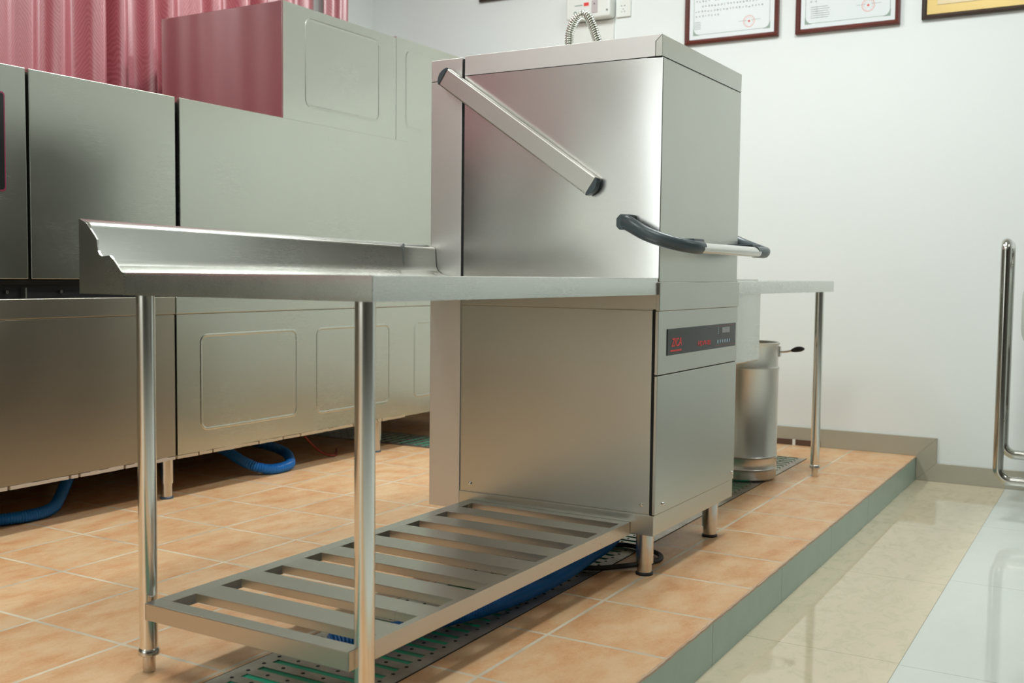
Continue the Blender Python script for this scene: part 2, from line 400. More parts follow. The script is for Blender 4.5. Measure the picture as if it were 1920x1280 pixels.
# skirting on the right wall, stepping down at the platform edge
bm = NB()
pts = [(WY, 0), (STEP, 0), (STEP, FZ), (YF, FZ), (YF, -.028), (-.35, -.028), (-.35, .093), (WY, .093)]
for a, b in ((.0, .012),):
    prism(bm, [pts[0], pts[1], pts[6], pts[7]], 'x', WX-.012, WX)
    prism(bm, [pts[1], pts[2], pts[5], pts[6]], 'x', WX-.012, WX)
    prism(bm, [pts[2], pts[3], pts[4], pts[5]], 'x', WX-.012, WX)
struct('baseboard_right', bm, 'skirt', bevel=.0015)
struct('baseboard_back', bx(XL, WX-.012, WY-.012, WY, 0, .093), 'skirt')
bm = NB()
for ya, yb in ((.20, .325), (.340, .62), (.635, .92)): box(bm, WX-.017, WX-.012, ya, yb, .001, .029)
bm2 = bm; box(bm2, WX-.0165, WX-.012, .325, .340, .001, .029, 1)
struct('trim_2', bm2, ['brown_tile', 'white_plastic'])

# ceiling lamps
for i, (lx, ly) in enumerate(LAMPS):
    where = ['in the front row farther from the white wall', 'over the step beside the hood dishwasher', 'over the left conveyor machine', 'over the tall box of the conveyor machine', 'added over the entry module to brighten the curtain', 'added near the front wall to brighten the backsplash'][i]
    t = thing('ceiling_light', 'white fluorescent ceiling light, ' + where, 'ceiling light', (lx, ly, CEIL), 0, 'fluorescent ceiling lights')
    obj('housing', bx(-.6, .6, -.15, .15, -.06, 0), 'white_plastic', t, bevel=.005)
    obj('diffuser', bx(-.58, .58, -.14, .14, -.075, -.06), 'lamp', t)

# ------------------------------------------------------------------ curtains
def curtain(x0, x1, z0, z1, seed, label, amp=.062, lam=.165):
    r = random.Random(seed); n = int((x1-x0)/.0055); nz = 40
    ph = [r.uniform(0, 6.28) for _ in range(6)]
    bm = NB(); cols = []
    for i in range(n+1):
        x = x0+(x1-x0)*i/n; col = []
        for k in range(nz+1):
            z = z0+(z1-z0)*k/nz
            u = x + .018*math.sin(1.1*z+ph[0]+x*2.1) + .03*math.sin(x*3.3+ph[1])
            s = 2*math.pi*u/lam
            a = math.sin(s+.7*math.sin(s*.5+ph[2]))
            a = math.copysign(abs(a)**.75, a)
            y = amp*a*(.75+.25*math.sin(x*7+ph[3])) + .005*math.sin(s*2.3+ph[4]+z*.6)
            col.append(bm.verts.new((x, 2.925+y, z)))
        cols.append(col)
    for a, b in zip(cols, cols[1:]):
        for k in range(nz): bm.faces.new((a[k], b[k], b[k+1], a[k+1]))
    o = obj('curtain', bm, 'curtain', smooth=80)
    sd = o.modifiers.new('thick', 'SOLIDIFY'); sd.thickness = .0015
    return tag(o, label, 'curtain')
curtain(-4.6, 2.03, .25, 2.95, 3, 'wide pink satin curtain hanging in folds behind the conveyor machines')
curtain(2.105, 2.285, .25, 2.95, 8, 'narrow pink curtain panel at the right edge of the window, above the tall cabinet', .03, .10)
t = thing('curtain_rod', 'steel rod that carries the pink curtains', 'curtain rod', (-1.15, 2.925, 2.97))
bm = NB(); tube(bm, [(-3.55, 0, 0), (3.5, 0, 0)], .012, 12); obj('rod', bm, 'tube', t, smooth=50)
for xx in (-3.4, 0, 3.3): obj('bracket', bx(xx-.012, xx+.012, 0, .115, -.012, .012), 'white_plastic', t)

# ------------------------------------------------------------------ conveyor machines along the back
YB = 1.93
def emboss_panel(x0, x1, z0, z1, rects, y=YB, th=.012):
    bm = NB(); box(bm, x0, x1, y, y+th, z0, z1)
    for (a, b, c, d_) in rects:
        rings = []
        for ins, hgt in ((0, 0), (.004, .0013), (.008, .0013), (.012, -.0002)):
            rings.append([bm.verts.new((p[0], y-.0001-hgt, p[1])) for p in rrect(a+ins, b-ins, c+ins, d_-ins, .036-ins, 6)])
        for A, B in zip(rings, rings[1:]):
            for i in range(len(A)): bm.faces.new((A[i], A[(i+1) % len(A)], B[(i+1) % len(A)], B[i]))
    return bm
def round_leg(parent, x, y, ztop, pad='rubber', r=.025, lowz=.055):
    bm = NB(); lathe(bm, [(r, lowz), (r, ztop)], x, y, 24)
    l = obj('leg', bm, 'cast', parent, smooth=40)
    bm = NB(); lathe(bm, [(r*.84, .008), (r*.84, lowz)], x, y, 24); obj('foot', bm, 'cast', l, smooth=40)
    bm = NB(); lathe(bm, [(r*.98, 0), (r*.98, .006), (r*.85, .009)], x, y, 24); obj('foot_pad', bm, pad, l, smooth=40)
    return l
# loading module (left)
t = thing('conveyor_machine', 'left steel conveyor dishwasher module with two lift doors, under the pink curtain', 'dishwasher', (-1.0, 2.3, 0), 0, 'conveyor dishwasher modules')
def sub(t):
    def f(name, bm, m, **k):
        bmesh.ops.translate(bm, verts=bm.verts, vec=-Vector(t.location)); return obj(name, bm, m, t, **k)
    return f
def sub2(parent, root):
    def f(name, bm, m, **k):
        bmesh.ops.translate(bm, verts=bm.verts, vec=-Vector(root.location)); return obj(name, bm, m, parent, **k)
    return f
def mleg(t, x, y):
    o = Vector(t.location); return round_leg(t, x-o.x, y-o.y, .152, 'blue_pad', .025, .058)
f = sub(t)
f('body', bx(-2.2, .055, 1.962, 2.68, .80, 1.47), 'black')  # black here and in the rail recess: recess shade put into the colour
f('tank', bx(-2.2, .055, 1.943, 2.66, .150, .745), 'steel_film')
f('rail_recess', bx(-2.2, .055, 1.975, 2.6, .745, .80), 'black')
f('added_light_blocker', bx(-2.2, .055, 2.64, 2.66, .004, .150), 'black')  # added sheet, stops light reaching under the tank from behind
f('top_sheet', bx(-2.2, .062, 1.962, 2.68, 1.47, 1.478), 'steel_back')
for x0, x1 in ((-1.76, -1.155), (-1.142, -.547), (-.535, .063)):
    dr = f('lift_door', bx(x0, x1, YB, YB+.028, .818, 1.484), 'steel_back', bevel=.002)
    if x0 == -1.142:
        g2 = sub2(dr, t)
        bm = NB(); prism(bm, rrect(-1.07, -.6215, 1.090, 1.398, .012), 'y', YB-.004, YB+.002); g2('panel_border', bm, mat('crimson_edge', (.22, .015, .06), .4), bevel=.001)
        bm = NB(); prism(bm, rrect(-1.065, -.6265, 1.095, 1.393, .010), 'y', YB-.0055, YB-.002); g2('dark_panel', bm, 'panel_black', bevel=.001)
for xx in (-.600, -.402):
    bm = NB(); tube(bm, [(xx, 1.972, .776), (xx, 1.962, .776)], .006, 10); f('bolt', bm, 'cast', smooth=40)
f('latch_tab', bx(-.545, -.540, 1.95, 1.97, .757, .79), 'steel')
bm = NB(); box(bm, -2.2, .0545, YB-.003, YB+.014, .690, .755); f('flange', bm, 'steel_film', bevel=.003)
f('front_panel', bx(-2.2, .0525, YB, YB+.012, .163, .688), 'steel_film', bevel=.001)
bm = NB(); n = 60
for i in range(n):
    xa = -2.2+2.25*i/n; xb = -2.2+2.25*(i+1)/n; box(bm, xa, xb-(.01 if R.random() < .25 else 0), YB-.001, YB+.012, .149+R.uniform(0, .0015), .1625+R.uniform(-.002, .0005))
f('bottom_film', bm, mat('peeling_pale_film', (.52, .44, .36), .45))
for x, y in ((.045, 1.972), (-1.15, 1.972), (-2.1, 1.972), (.02, 2.6), (-1.15, 2.6)): mleg(t, x, y)

t = thing('conveyor_machine', 'leftmost steel entry module of the conveyor dishwasher, outside the left edge of the picture', 'dishwasher', (-3.3, 2.3, 0), 0, 'conveyor dishwasher modules')
f = sub(t)
f('body', bx(-4.4, -2.21, 1.962, 2.68, .80, 1.478), 'steel_back')
f('tank', bx(-4.4, -2.21, 1.943, 2.66, .150, .80), 'steel_film')
for x0, x1 in ((-4.39, -3.32), (-3.30, -2.215)): f('lift_door', bx(x0, x1, YB, YB+.028, .818, 1.484), 'steel_back', bevel=.002)
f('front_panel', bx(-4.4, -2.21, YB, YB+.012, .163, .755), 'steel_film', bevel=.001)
for x, y in ((-4.3, 1.972), (-2.3, 1.972), (-4.3, 2.6), (-2.3, 2.6)): mleg(t, x, y)

# washing module (middle)
t = thing('conveyor_machine', 'middle steel conveyor dishwasher module with one wide plain lift door and embossed lower panels', 'dishwasher', (.8, 2.3, 0), 0, 'conveyor dishwasher modules')
f = sub(t)
f('body', bx(.066, 1.43, 1.962, 2.68, .80, 1.47), 'black')  # black again for the shade behind the door and rail
f('tank', bx(.066, 1.500, 1.943, 2.66, .150, .745), 'steel_film')
f('rail_recess', bx(.066, 1.43, 1.975, 2.6, .745, .80), 'black')
f('added_light_blocker', bx(.066, 1.25, 2.64, 2.66, .004, .150), 'black')  # added here too, to keep the floor beneath dark
f('lift_door', bx(.081, 1.515, YB-.004, YB+.016, .79, 1.484), 'steel_back', bevel=.002)
bm = NB(); box(bm, .0575, 1.502, YB-.003, YB+.014, .690, .755); f('flange', bm, 'steel_back', bevel=.003)
f('front_panel', emboss_panel(.0625, 1.500, .163, .688, [(.175, .724, .240, .612), (.844, 1.376, .232, .612)]), 'steel_back')
bm = NB(); n = 40
for i in range(n):
    xa = .0625+1.437*i/n; xb = .0625+1.437*(i+1)/n; box(bm, xa, xb-(.008 if R.random() < .2 else 0), YB-.001, YB+.012, .149+R.uniform(0, .0015), .1625+R.uniform(-.002, .0005))
f('bottom_film', bm, mat('peeling_tan_film', (.50, .40, .27), .45))
bm = NB(); box(bm, .655, 1.436, 1.950, 2.66, 1.471, 1.967)
blower = f('blower_hood', bm, 'steel_mirror', bevel=.002, label='tall steel box whose left side mirrors the pink curtain')
g2 = sub2(blower, t)
g2('front_panel', emboss_panel(.655, 1.436, 1.473, 1.966, [(.79, 1.31, 1.552, 1.928)], 1.945, .005), 'steel_back')
for x, y in ((1.315, 1.965), (.30, 2.6), (1.3, 2.6)): mleg(t, x, y)

# end cabinet (right)
t = thing('conveyor_machine', 'tall right end cabinet of the conveyor dishwasher, partly hidden by the hood dishwasher', 'dishwasher', (1.9, 2.3, 0), 0, 'conveyor dishwasher modules')
f = sub(t)
f('body', bx(1.442, 2.36, 1.960, 2.66, .775, 1.975), 'steel_back')
f('tall_panel', emboss_panel(1.440, 2.36, .765, 1.974, [(1.515, 2.28, 1.553, 1.925)], 1.946, .012), 'steel_back')
f('tank', bx(1.508, 2.36, 1.95, 2.66, .152, .745), 'steel_film')
f('flange', bx(1.506, 2.36, YB+.002, YB+.02, .690, .757), 'steel_back', bevel=.003)
f('front_panel', emboss_panel(1.506, 2.36, .152, .688, [(1.585, 2.25, .235, .615)], YB+.008), 'steel_back')
for x, y in ((2.3, 1.975), (2.3, 2.6)): mleg(t, x, y)

# things under the machines
bm = NB(); corrugated(bm, [(-1.3, 2.25, .022), (-.9, 2.16, .022), (-.62, 2.10, .022), (-.47, 2.06, .022), (-.36, 2.09, .022), (-.24, 2.2, .035), (-.1, 2.33, .09), (-.05, 2.40, .125)], .021, .0035, .009)
tag(obj('drain_hose', bm, 'hose', smooth=60), 'blue corrugated hose in the dark under the left machine, rising at its end', 'hose')
bm = NB(); corrugated(bm, [(.15, 2.5, .06), (.45, 2.52, .07), (.62, 2.42, .10), (.60, 2.25, .085), (.55, 2.06, .05), (.60, 1.985, .024), (.70, 1.975, .022), (.80, 2.04, .022), (.90, 2.17, .04), (.86, 2.30, .075), (.74, 2.40, .11), (.66, 2.45, .12)], .022, .0035, .009)
tag(obj('drain_hose', bm, 'hose', smooth=60), 'blue corrugated hose curled in a loop under the middle machine', 'hose')
bm = NB(); tube(bm, catmull([(.93, 2.12, .17), (.97, 2.10, .10), (1.03, 2.06, .03), (1.1, 2.04, .006), (1.25, 2.15, .006)], 8), .0045, 8)
tag(obj('wire', bm, 'red_wire', smooth=60), 'thin dark red wire hanging under the middle machine', 'wire')

# ------------------------------------------------------------------ hood dishwasher
DW = -.0108
W, D1, D2, H = .655, .636, .758, 1.5
t = thing('hood_dishwasher', 'tall stainless steel hood dishwasher with grey lift handle and black control strip', 'dishwasher', (0, 0, 0), DW)
# hood: bulging left cheek so it carries real sheet-metal highlights
bm = NB(); nz, ny = 28, 40; grid = []
z0h, z1h = .834, 1.4405
for i in range(ny+1):
    u = i/ny; y = .001+(D1-.002)*u; col = []
    for k in range(nz+1):
        v_ = k/nz; z = z0h+(z1h-z0h)*v_
        edge = .0085*math.exp(-y/.08)                                   # rolled front edge
        belly = -.0035*math.sin(math.pi*min(1, u*1.0))**.8*math.sin(math.pi*v_)**.6
        dent = .0012*math.sin(9*u+2.5*v_)*math.sin(math.pi*v_)*math.sin(math.pi*u)
        col.append(bm.verts.new((-.0008+edge*(.7+.3*v_)+belly*.6+dent, y, z)))
    grid.append(col)
for a, b in zip(grid, grid[1:]):
    for k in range(nz): bm.faces.new((a[k], b[k], b[k+1], a[k+1]))
hood = obj('hood', bm, 'steel_side', t, smooth=80, label='polished left cheek of the lifting hood')
bm = NB(); box(bm, .0088, W, .0, D1, z0h-.002, z1h); 
obj('hood_front', bm, 'steel', t, bevel=.0025)
bm = NB(); box(bm, .004, W-.004, .003, D1-.002, 1.4395, 1.4425); obj('seam', bm, 'black', t)
bm = NB(); prism(bm, [(.0205, 1.4425), (D1, 1.4425), (D1, 1.5), (.0008, 1.5), (.0205, 1.4825)], 'x', 0, W); obj('top_cap', bm, 'steel_cap', t, bevel=.0006)
bm = NB(); prism(bm, [(0, 1.4425), (.0198, 1.4425), (.0198, 1.482), (0, 1.4995)], 'x', 0, W); obj('top_cap_front', bm, 'steel', t, bevel=.0012)
# rear column
obj('column_gap', bx(.006, W-.006, D1-.001, D1+.0095, .60, 1.494), 'black', t)
obj('column', bx(0, W, D1+.0095, D2, .128, 1.4315), 'steel_cap', t, bevel=.0015)
obj('added_dark_sheet', bx(.01, W-.01, D2, D2+.006, .14, 1.48), 'reflection_dark', t)  # unseen, added to darken the reflection in the conveyor doors
obj('added_dark_block', bx(.23, W-.005, D2+.006, .90, .25, 1.45), 'reflection_dark', t, bevel=.003)  # unseen block added to widen that dark reflection
obj('column_seam', bx(.003, W-.003, D1+.012, D2-.003, 1.431, 1.4335), 'black', t)
obj('column_cap', bx(0, W, D1+.0095, D2, 1.4335, 1.497), 'steel_cap', t, bevel=.0015)
# lower body
obj('body', bx(.004, W-.004, .014, D1+.0095, .1845, .80), 'steel', t)
obj('shadow_gap', bx(.0035, W-.0035, .0062, .0142, .187, .80), 'black', t)
obj('side_strip', bx(-.0005, .006, .003, D1+.005, .7575, .832), 'steel', t, bevel=.001)
sp_ = obj('side_panel', bx(-.0005, .006, .0135, D1+.005, .187, .7550), 'steel', t, bevel=.002)
for yy in (.036, .604):
    bm = NB(); tube(bm, [(.0, yy, .2125), (-.004, yy, .2125), (-.006, yy, .2125)], [.0055, .005, .002], 12); obj('screw', bm, 'tube', sp_, smooth=40)
obj('front_upper_panel', bx(0, W+.004, -.007, .006, .753, .8325), 'steel', t, bevel=.0022)
cpn = obj('control_surround', bx(.0, W, -.004, .006, .5765, .7525), 'steel', t, bevel=.0015)
obj('front_seam', bx(.004, W-.004, -.001, .0065, .573, .577), 'black', t)
dp = obj('door_panel', bx(.0, W, -.004, .006, .1865, .5735), 'steel', t, bevel=.002)
for xx in (.055, .632):
    bm = NB(); tube(bm, [(xx, -.004, .211), (xx, -.008, .211), (xx, -.010, .211)], [.0055, .005, .002], 12); obj('screw', bm, 'tube', dp, smooth=40)
obj('base', bx(0, W, 0, D1+.0095, .1275, .1845), 'steel', t, bevel=.0015)
for xx, yy in ((.063, .0515), (W-.063, .0515), (.063, .58), (W-.063, .58)): round_leg(t, xx, yy, .128, 'rubber', .0255, .034)
# control panel
pan = obj('control_panel', bx(.062, .635, -.0062, -.003, .627, .7015), 'panel_black', cpn, bevel=.0006, label='glossy black control strip with red lettering')
# (its pieces sit one level below the strip's surround)
yP = -.0064; rx = (math.pi/2, 0, 0)
text('brand_lettering', 'ZICA', .033, 'red', cpn, (.127, yP, .6610), rx, .25, 1.02, .0007)
obj('lettering_underline', bx(.083, .166, yP-.0004, yP, .6365, .6415), 'red', cpn)
text('model_lettering', 'HDW-80', .0215, 'red', cpn, (.349, yP, .6485), rx, 0, 1.30, 0)
obj('display', bx(.505, .575, yP-.0005, yP, .6735, .691), 'lcd', cpn)
bm = NB()
for i in range(6):
    x = .468+i*.0215; prism(bm, [(x+.0048*math.cos(a*math.pi/5), .6475+.0062*math.sin(a*math.pi/5)) for a in range(10)], 'y', yP-.0004, yP)
for i in range(4): box(bm, .470, .474, yP-.0004, yP, .672+i*.0055, .675+i*.0055)
obj('button_icons', bm, 'icon', cpn)
bm = NB(); box(bm, .442, .625, yP-.0003, yP, .6345, .6355); box(bm, .442, .625, yP-.0003, yP, .6955, .6963)
obj('red_frame_line', bm, 'dim_red', cpn)
# side arm
A0 = Vector((0, .692, 1.4395)); A1 = Vector((0, .193, 1.0965)); dr = (A1-A0).normalized(); nr = Vector((0, -dr.z, dr.y))
if nr.z < 0: nr = -nr
L = (A1-A0).length; hw = .0285
bm = NB()
vs = []
for xx in (-.035, -.013):
    vs.append([bm.verts.new(Vector((xx, 0, 0))+A0+dr*a+nr*b) for a, b in ((0, -hw), (L, -hw), (L, hw), (0, hw))])
bm.faces.new(vs[0]); bm.faces.new(vs[1][::-1])
for i in range(4): bm.faces.new((vs[0][i], vs[1][i], vs[1][(i+1) % 4], vs[0][(i+1) % 4]))
arm = obj('side_arm', bm, 'steel_v', t, bevel=.005, seg=3)
for s, a0 in ((-1, 0), (1, L)):
    bm = NB(); pr = [(a0, -hw-.0005)]
    for i in range(9):
        b = -hw + 2*hw*i/8; pr.append((a0+s*(.004+.012*(1-(b/hw)**2)), b))
    pr.append((a0, hw+.0005))
    A = [bm.verts.new(Vector((-.0355, 0, 0))+A0+dr*p[0]+nr*p[1]) for p in pr]; B = [bm.verts.new(Vector((-.012, 0, 0))+A0+dr*p[0]+nr*p[1]) for p in pr]
    bm.faces.new(A); bm.faces.new(B[::-1])
    for i in range(len(pr)): bm.faces.new((A[i], B[i], B[(i+1) % len(pr)], A[(i+1) % len(pr)]))
    obj('end_cap', bm, 'grey_plastic', arm, bevel=.0015)
for a_ in (.03, L-.03):
    c = A0+dr*a_; bm = NB(); tube(bm, [(-.014, c.y, c.z), (.004, c.y, c.z)], .012, 16); obj('pivot', bm, 'tube', arm, smooth=40)
# lift handle
bm = NB(); tube(bm, [(.05, -.100, .9265), (.545, -.100, .9265)], .0152, 20); hb = obj('handle_bar', bm, 'tube', t, smooth=50)
def hpath(s, x0):
    return [(x0+s*a, b, c) for a, b, c in ((-.022, .088, .996), (-.042, .060, .984), (-.052, .015, .962), (-.044, -.035, .944), (-.018, -.076, .932), (.020, -.097, .9270), (.062, -.100, .9265))]
for s, x0 in ((1, 0), (-1, W)):
    pth = hpath(s, x0)
    if s < 0: pth[-1] = (.52, -.100, .9265)
    pp = catmull(pth, 8); n = len(pp)
    bm = NB(); tube(bm, pp, [.0215-.0035*min(1, i/n*1.4) for i in range(n)], 16, True, 0, .8)
    ha = obj('handle_end', bm, 'grey_plastic', t, smooth=60)
    bm = NB(); x_a = x0+s*-.001; x_b = x0-s*.034
    prism(bm, [(.062, .978), (.070, 1.016), (.102, 1.018), (.114, 1.006), (.114, .984), (.104, .974)], 'x', min(x_a, x_b), max(x_a, x_b))
    obj('mount', bm, 'grey_plastic', ha, bevel=.004)
    bm = NB(); xs = (.03, .11) if s > 0 else (.53, .61)
    prism(bm, [(xs[0], -.090), (xs[1], -.090), (xs[1]-.03, -.0005), (xs[0]+.01, -.0005)], 'z', .934, .952)
    obj('mount', bm, 'grey_plastic', ha, bevel=.003)

# flexible steel pipe on top of the dishwasher
t2 = thing('flexible_pipe', 'shiny flexible steel pipe bent in an arch on top of the hood dishwasher', 'pipe', (.30, .39, 1.5))
pth = [(0, .047, 0), (0, .047, .07), (0, .045, .105), (0, .030, .140), (0, .006, .158), (0, -.018, .148), (0, -.034, .118), (0, -.050, .075), (0, -.066, .03), (0, -.07, 0)]
pp = resample(catmull(pth, 12), .003)
bm = NB(); tube(bm, pp, .0085, 12); obj('inner_pipe', bm, mat('beige_pipe', (.42, .38, .31), .3, .6), t2, smooth=50)
bm = NB(); a = 0; hel = []; L_ = len(pp)
t0 = Vector((1, 0, 0))
for i in range(L_*6):
    q = i/6; j = min(int(q), L_-2); c = pp[j].lerp(pp[j+1], q-j); tn = (pp[j+1]-pp[j]).normalized(); u = Vector((1, 0, 0)); v_ = tn.cross(u)
    if c.z < .045: continue
    ang = q*.003/.0072*2*math.pi; hel.append(c+u*(.0125*math.cos(ang))+v_*(.0125*math.sin(ang)))
tube(bm, hel, .0022, 6); obj('spiral_sleeve', bm, 'flex', t2, smooth=60)

# ------------------------------------------------------------------ work tables
TX0 = -1.25
t = thing('work_table', 'near stainless steel work table with raised backsplash and slatted undershelf', 'table', (0, 0, 0), DW, 'stainless work tables')
bm = NB(); TZ = .8385
box(bm, TX0+.004, -.002, .003, .72, TZ-.003, TZ)
obj('tabletop', bm, 'steel_table', t)
# apron with rolled rim, front then near end
rimf = [(0, .7975), (0, .8395), (.0012, .8425), (.004, .8437), (.0075, .8425), (.010, TZ), (.010, TZ-.003), (.003, TZ-.003), (.003, .7975)]
bm = NB(); prism(bm, rimf, 'x', TX0+.001, -.002); obj('front_apron', bm, 'steel_table', t, smooth=40)
bm = NB(); prism(bm, [(TX0+p[0], p[1]) for p in rimf], 'y', .0005, .64); obj('end_apron', bm, 'steel_table', t, smooth=40)
ep = [(.772, .7985), (.772, .9545), (.768, .954), (.748, .945), (.737, .934), (.723, .920), (.716, .911), (.7145, .900), (.712, .888), (.707, .880), (.702, .877), (.695, .8762), (.686, .8775), (.676, .878), (.667, .871), (.655, .859), (.643, .846), (.638, .8437), (.634, .8437), (.634, .7985)]
bm = NB(); prism(bm, ep, 'x', TX0-.0015, TX0+.0025); obj('end_plate', bm, 'steel_table', t, label='curved end plate of the backsplash')
# backsplash (slopes very slightly with its length)
def spl(x):
    k = (x-TX0)/1.25; dz = -.016*k
    return [(.772, .7985), (.772, .954+dz), (.742, .9455+dz), (.7395, .943+dz), (.738, .938+dz), (.735, .872), (.728, .858), (.712, .848), (.690, .8435), (.664, .8412), (.640, TZ), (.640, TZ-.003), (.735, .84), (.768, .84), (.768, .7985)]
bm = NB(); a = [bm.verts.new((TX0+.003, *p)) for p in spl(TX0)]; b = [bm.verts.new((-.003, *p)) for p in spl(0)]
bm.faces.new(a); bm.faces.new(b[::-1])
for i in range(len(a)): bm.faces.new((a[i], b[i], b[(i+1) % len(a)], a[(i+1) % len(a)]))
bs = obj('backsplash', bm, 'steel_table', t, smooth=30)
obj('backsplash_seam', bx(-.170, -.166, .7345, .74, .862, .936), 'ink', bs)
def tleg(parent, x, y, ztop=.80):
    bm = NB(); lathe(bm, [(.0182, .048), (.019, .052), (.019, ztop)], x, y, 28); l = obj('leg', bm, 'tube', parent, smooth=40)
    bm = NB(); lathe(bm, [(.019, .036), (.0222, .038), (.0225, .045), (.0205, .050), (.019, .052)], x, y, 28); obj('collar', bm, 'cast', l, smooth=40)
    bm = NB(); lathe(bm, [(.012, 0), (.0133, .002), (.0133, .038)], x, y, 20); obj('foot', bm, 'cast', l, smooth=40)
tleg(t, -1.193, .061); tleg(t, -1.193, .640)
# undershelf
Z = .16; sx0, sx1, sy0, sy1 = -1.226, -.002, .070, .612
bm = NB(); box(bm, sx0, sx1, sy0, sy0+.003, Z-.036, Z)
fr = obj('shelf_frame', bm, 'steel_shelf', t)
bm = NB(); box(bm, sx0, sx0+.038, sy0, sy1, Z-.0015, Z); box(bm, sx0, sx0+.002, sy0, sy1, Z-.036, Z-.0015)
obj('shelf_end_rail', bm, 'steel_shelf', t, bevel=.001)
bm = NB(); box(bm, sx0+.038, sx1, sy0+.003, sy0+.017, Z-.0015, Z); obj('shelf_front_rail', bm, 'steel_shelf', t)
bm = NB(); box(bm, sx0+.038, sx1, sy1-.038, sy1, Z-.0015, Z); box(bm, sx0, sx1, sy1-.002, sy1, Z-.036, Z-.0015); obj('shelf_rear_rail', bm, 'steel_shelf', t)
ends = [-1.123, -.990, -.858, -.720, -.586, -.445, -.309, -.170, -.035]
y0, y1 = sy0+.017, sy1-.038
for i, e in enumerate(ends):
    x1 = (ends[i+1]-.062) if i+1 < len(ends) else sx1
    bm = NB(); box(bm, e, x1, y0, y1, Z-.0015, Z); box(bm, e, e+.0015, y0, y1, Z-.019, Z-.0015); 
    if i+1 < len(ends): box(bm, x1-.0015, x1, y0, y1, Z-.019, Z-.0015)
    obj('shelf_slat', bm, 'steel_shelf', t, bevel=.0004)

# right-hand table with its sink
t = thing('work_table', 'far stainless steel work table with sink, between the hood dishwasher and the white wall', 'table', (0, 0, 0), DW, 'stainless work tables')
X0_, X1_ = .662, 1.912
bm = NB(); box(bm, X0_, X1_-.004, .003, .72, .8335, .8365); obj('tabletop', bm, 'steel_table', t)
rr = [(0, .792), (0, .8330), (.0012, .8355), (.004, .837), (.0075, .8355), (.010, .8335), (.003, .832), (.003, .792)]
bm = NB(); prism(bm, rr, 'x', X0_, X1_-.001); obj('front_apron', bm, 'steel_table', t, smooth=40)
bm = NB(); prism(bm, [(X1_-p[0], p[1]) for p in rr], 'y', .0005, .70); obj('end_apron', bm, 'steel_table', t, smooth=40)
bm = NB(); box(bm, X0_, X1_, .735, .755, .792, .945); obj('backsplash', bm, 'steel_table', t, bevel=.003)
bm = NB(); prism(bm, rrect(.668, 1.12, .06, .52, .03), 'z', .545, .835); sk = obj('sink_bowl', bm, 'steel_table', t, bevel=.008, smooth=40)
bm = NB(); lathe(bm, [(.03, .46), (.03, .50), (.045, .545)], .89, .30, 20); obj('drain_outlet', bm, 'rubber', sk, smooth=40)
bm = NB(); box(bm, .67, .94, .02, .05, .8365, .8425); obj('sink_rim', bm, 'steel_table', t, bevel=.002)
tleg(t, 1.847, .042, .795); tleg(t, 1.847, .66, .795)

# hose and cable by the dishwasher
bm = NB(); corrugated(bm, [(.42, .40, .12), (.40, .34, .105), (.33, .26, .085), (.2, .212, .052), (0, .205, .036), (-.2, .205, .0245), (-.46, .225, .0235), (-.66, .285, .0235), (-.80, .345, .0235), (-.90, .40, .0235)], .0205, .0035, .0085)
tag(obj('drain_hose', bm, 'hose', smooth=60), 'blue corrugated hose lying on the drain cover beneath the slatted shelf', 'hose')
bm = NB(); tube(bm, catmull([(.10, .42, .0095), (-.01, .31, .0095), (.0, .20, .0095), (.06, .135, .0095), (.13, .085, .0095), (.20, .060, .0095), (.255, .085, .0095), (.29, .15, .0095), (.30, .22, .0095), (.26, .30, .0095), (.22, .45, .0095)], 10), .0075, 10)
tag(obj('power_cable', bm, 'rubber', smooth=60), 'thick black cable looped on the floor behind the front leg of the dishwasher', 'cable')

# ------------------------------------------------------------------ barrel
t = thing('steel_barrel', 'round stainless steel barrel with a side latch, under the far work table', 'barrel', (1.665, .278, .0027))
bm = NB(); r = .136
pr = [(r-.012, .0), (r-.004, .006), (r, .012)]
for z in (.046, .098): pr += [(r, z-.006), (r+.003, z-.003), (r-.003, z), (r+.002, z+.003), (r, z+.006)]
pr += [(r, .460), (r+.003, .466), (r+.003, .472), (r-.002, .476), (r-.002, .478)]
lathe(bm, pr, 0, 0, 64); obj('body', bm, 'steel_bin', t, smooth=50)
bm = NB(); lathe(bm, [(r-.003, .478), (r-.003, .562), (r+.002, .568), (r+.004, .574), (r-.004, .576), (r-.006, .565), (0.02, .562)], 0, 0, 64); obj('collar', bm, 'steel_bin', t, smooth=40)
bm = NB(); lathe(bm, [(r-.015, 0), (r-.013, .004)], 0, 0, 40); obj('base_ring', bm, 'rubber', t, smooth=40)
hx, hy = .040, -.128
bm = NB(); box(bm, hx-.012, hx+.012, hy-.008, hy+.006, .515, .56); l1 = obj('latch', bm, 'cast', t, bevel=.003)
bm = NB(); tube(bm, catmull([(hx, hy-.004, .535), (hx+.006, hy-.03, .537), (hx+.012, hy-.06, .543)], 5), .0042, 10); obj('lever', bm, 'cast', l1, smooth=50)
bm = NB(); tube(bm, catmull([(hx+.011, hy-.048, .541), (hx+.014, hy-.068, .547), (hx+.018, hy-.088, .550), (hx+.020, hy-.102, .551)], 4), [.004, .006, .008, .010, .011, .0115, .0115, .011, .0105, .009, .007, .005, .003], 10, True, 0, 1.1); obj('knob', bm, 'rubber', l1, smooth=60)

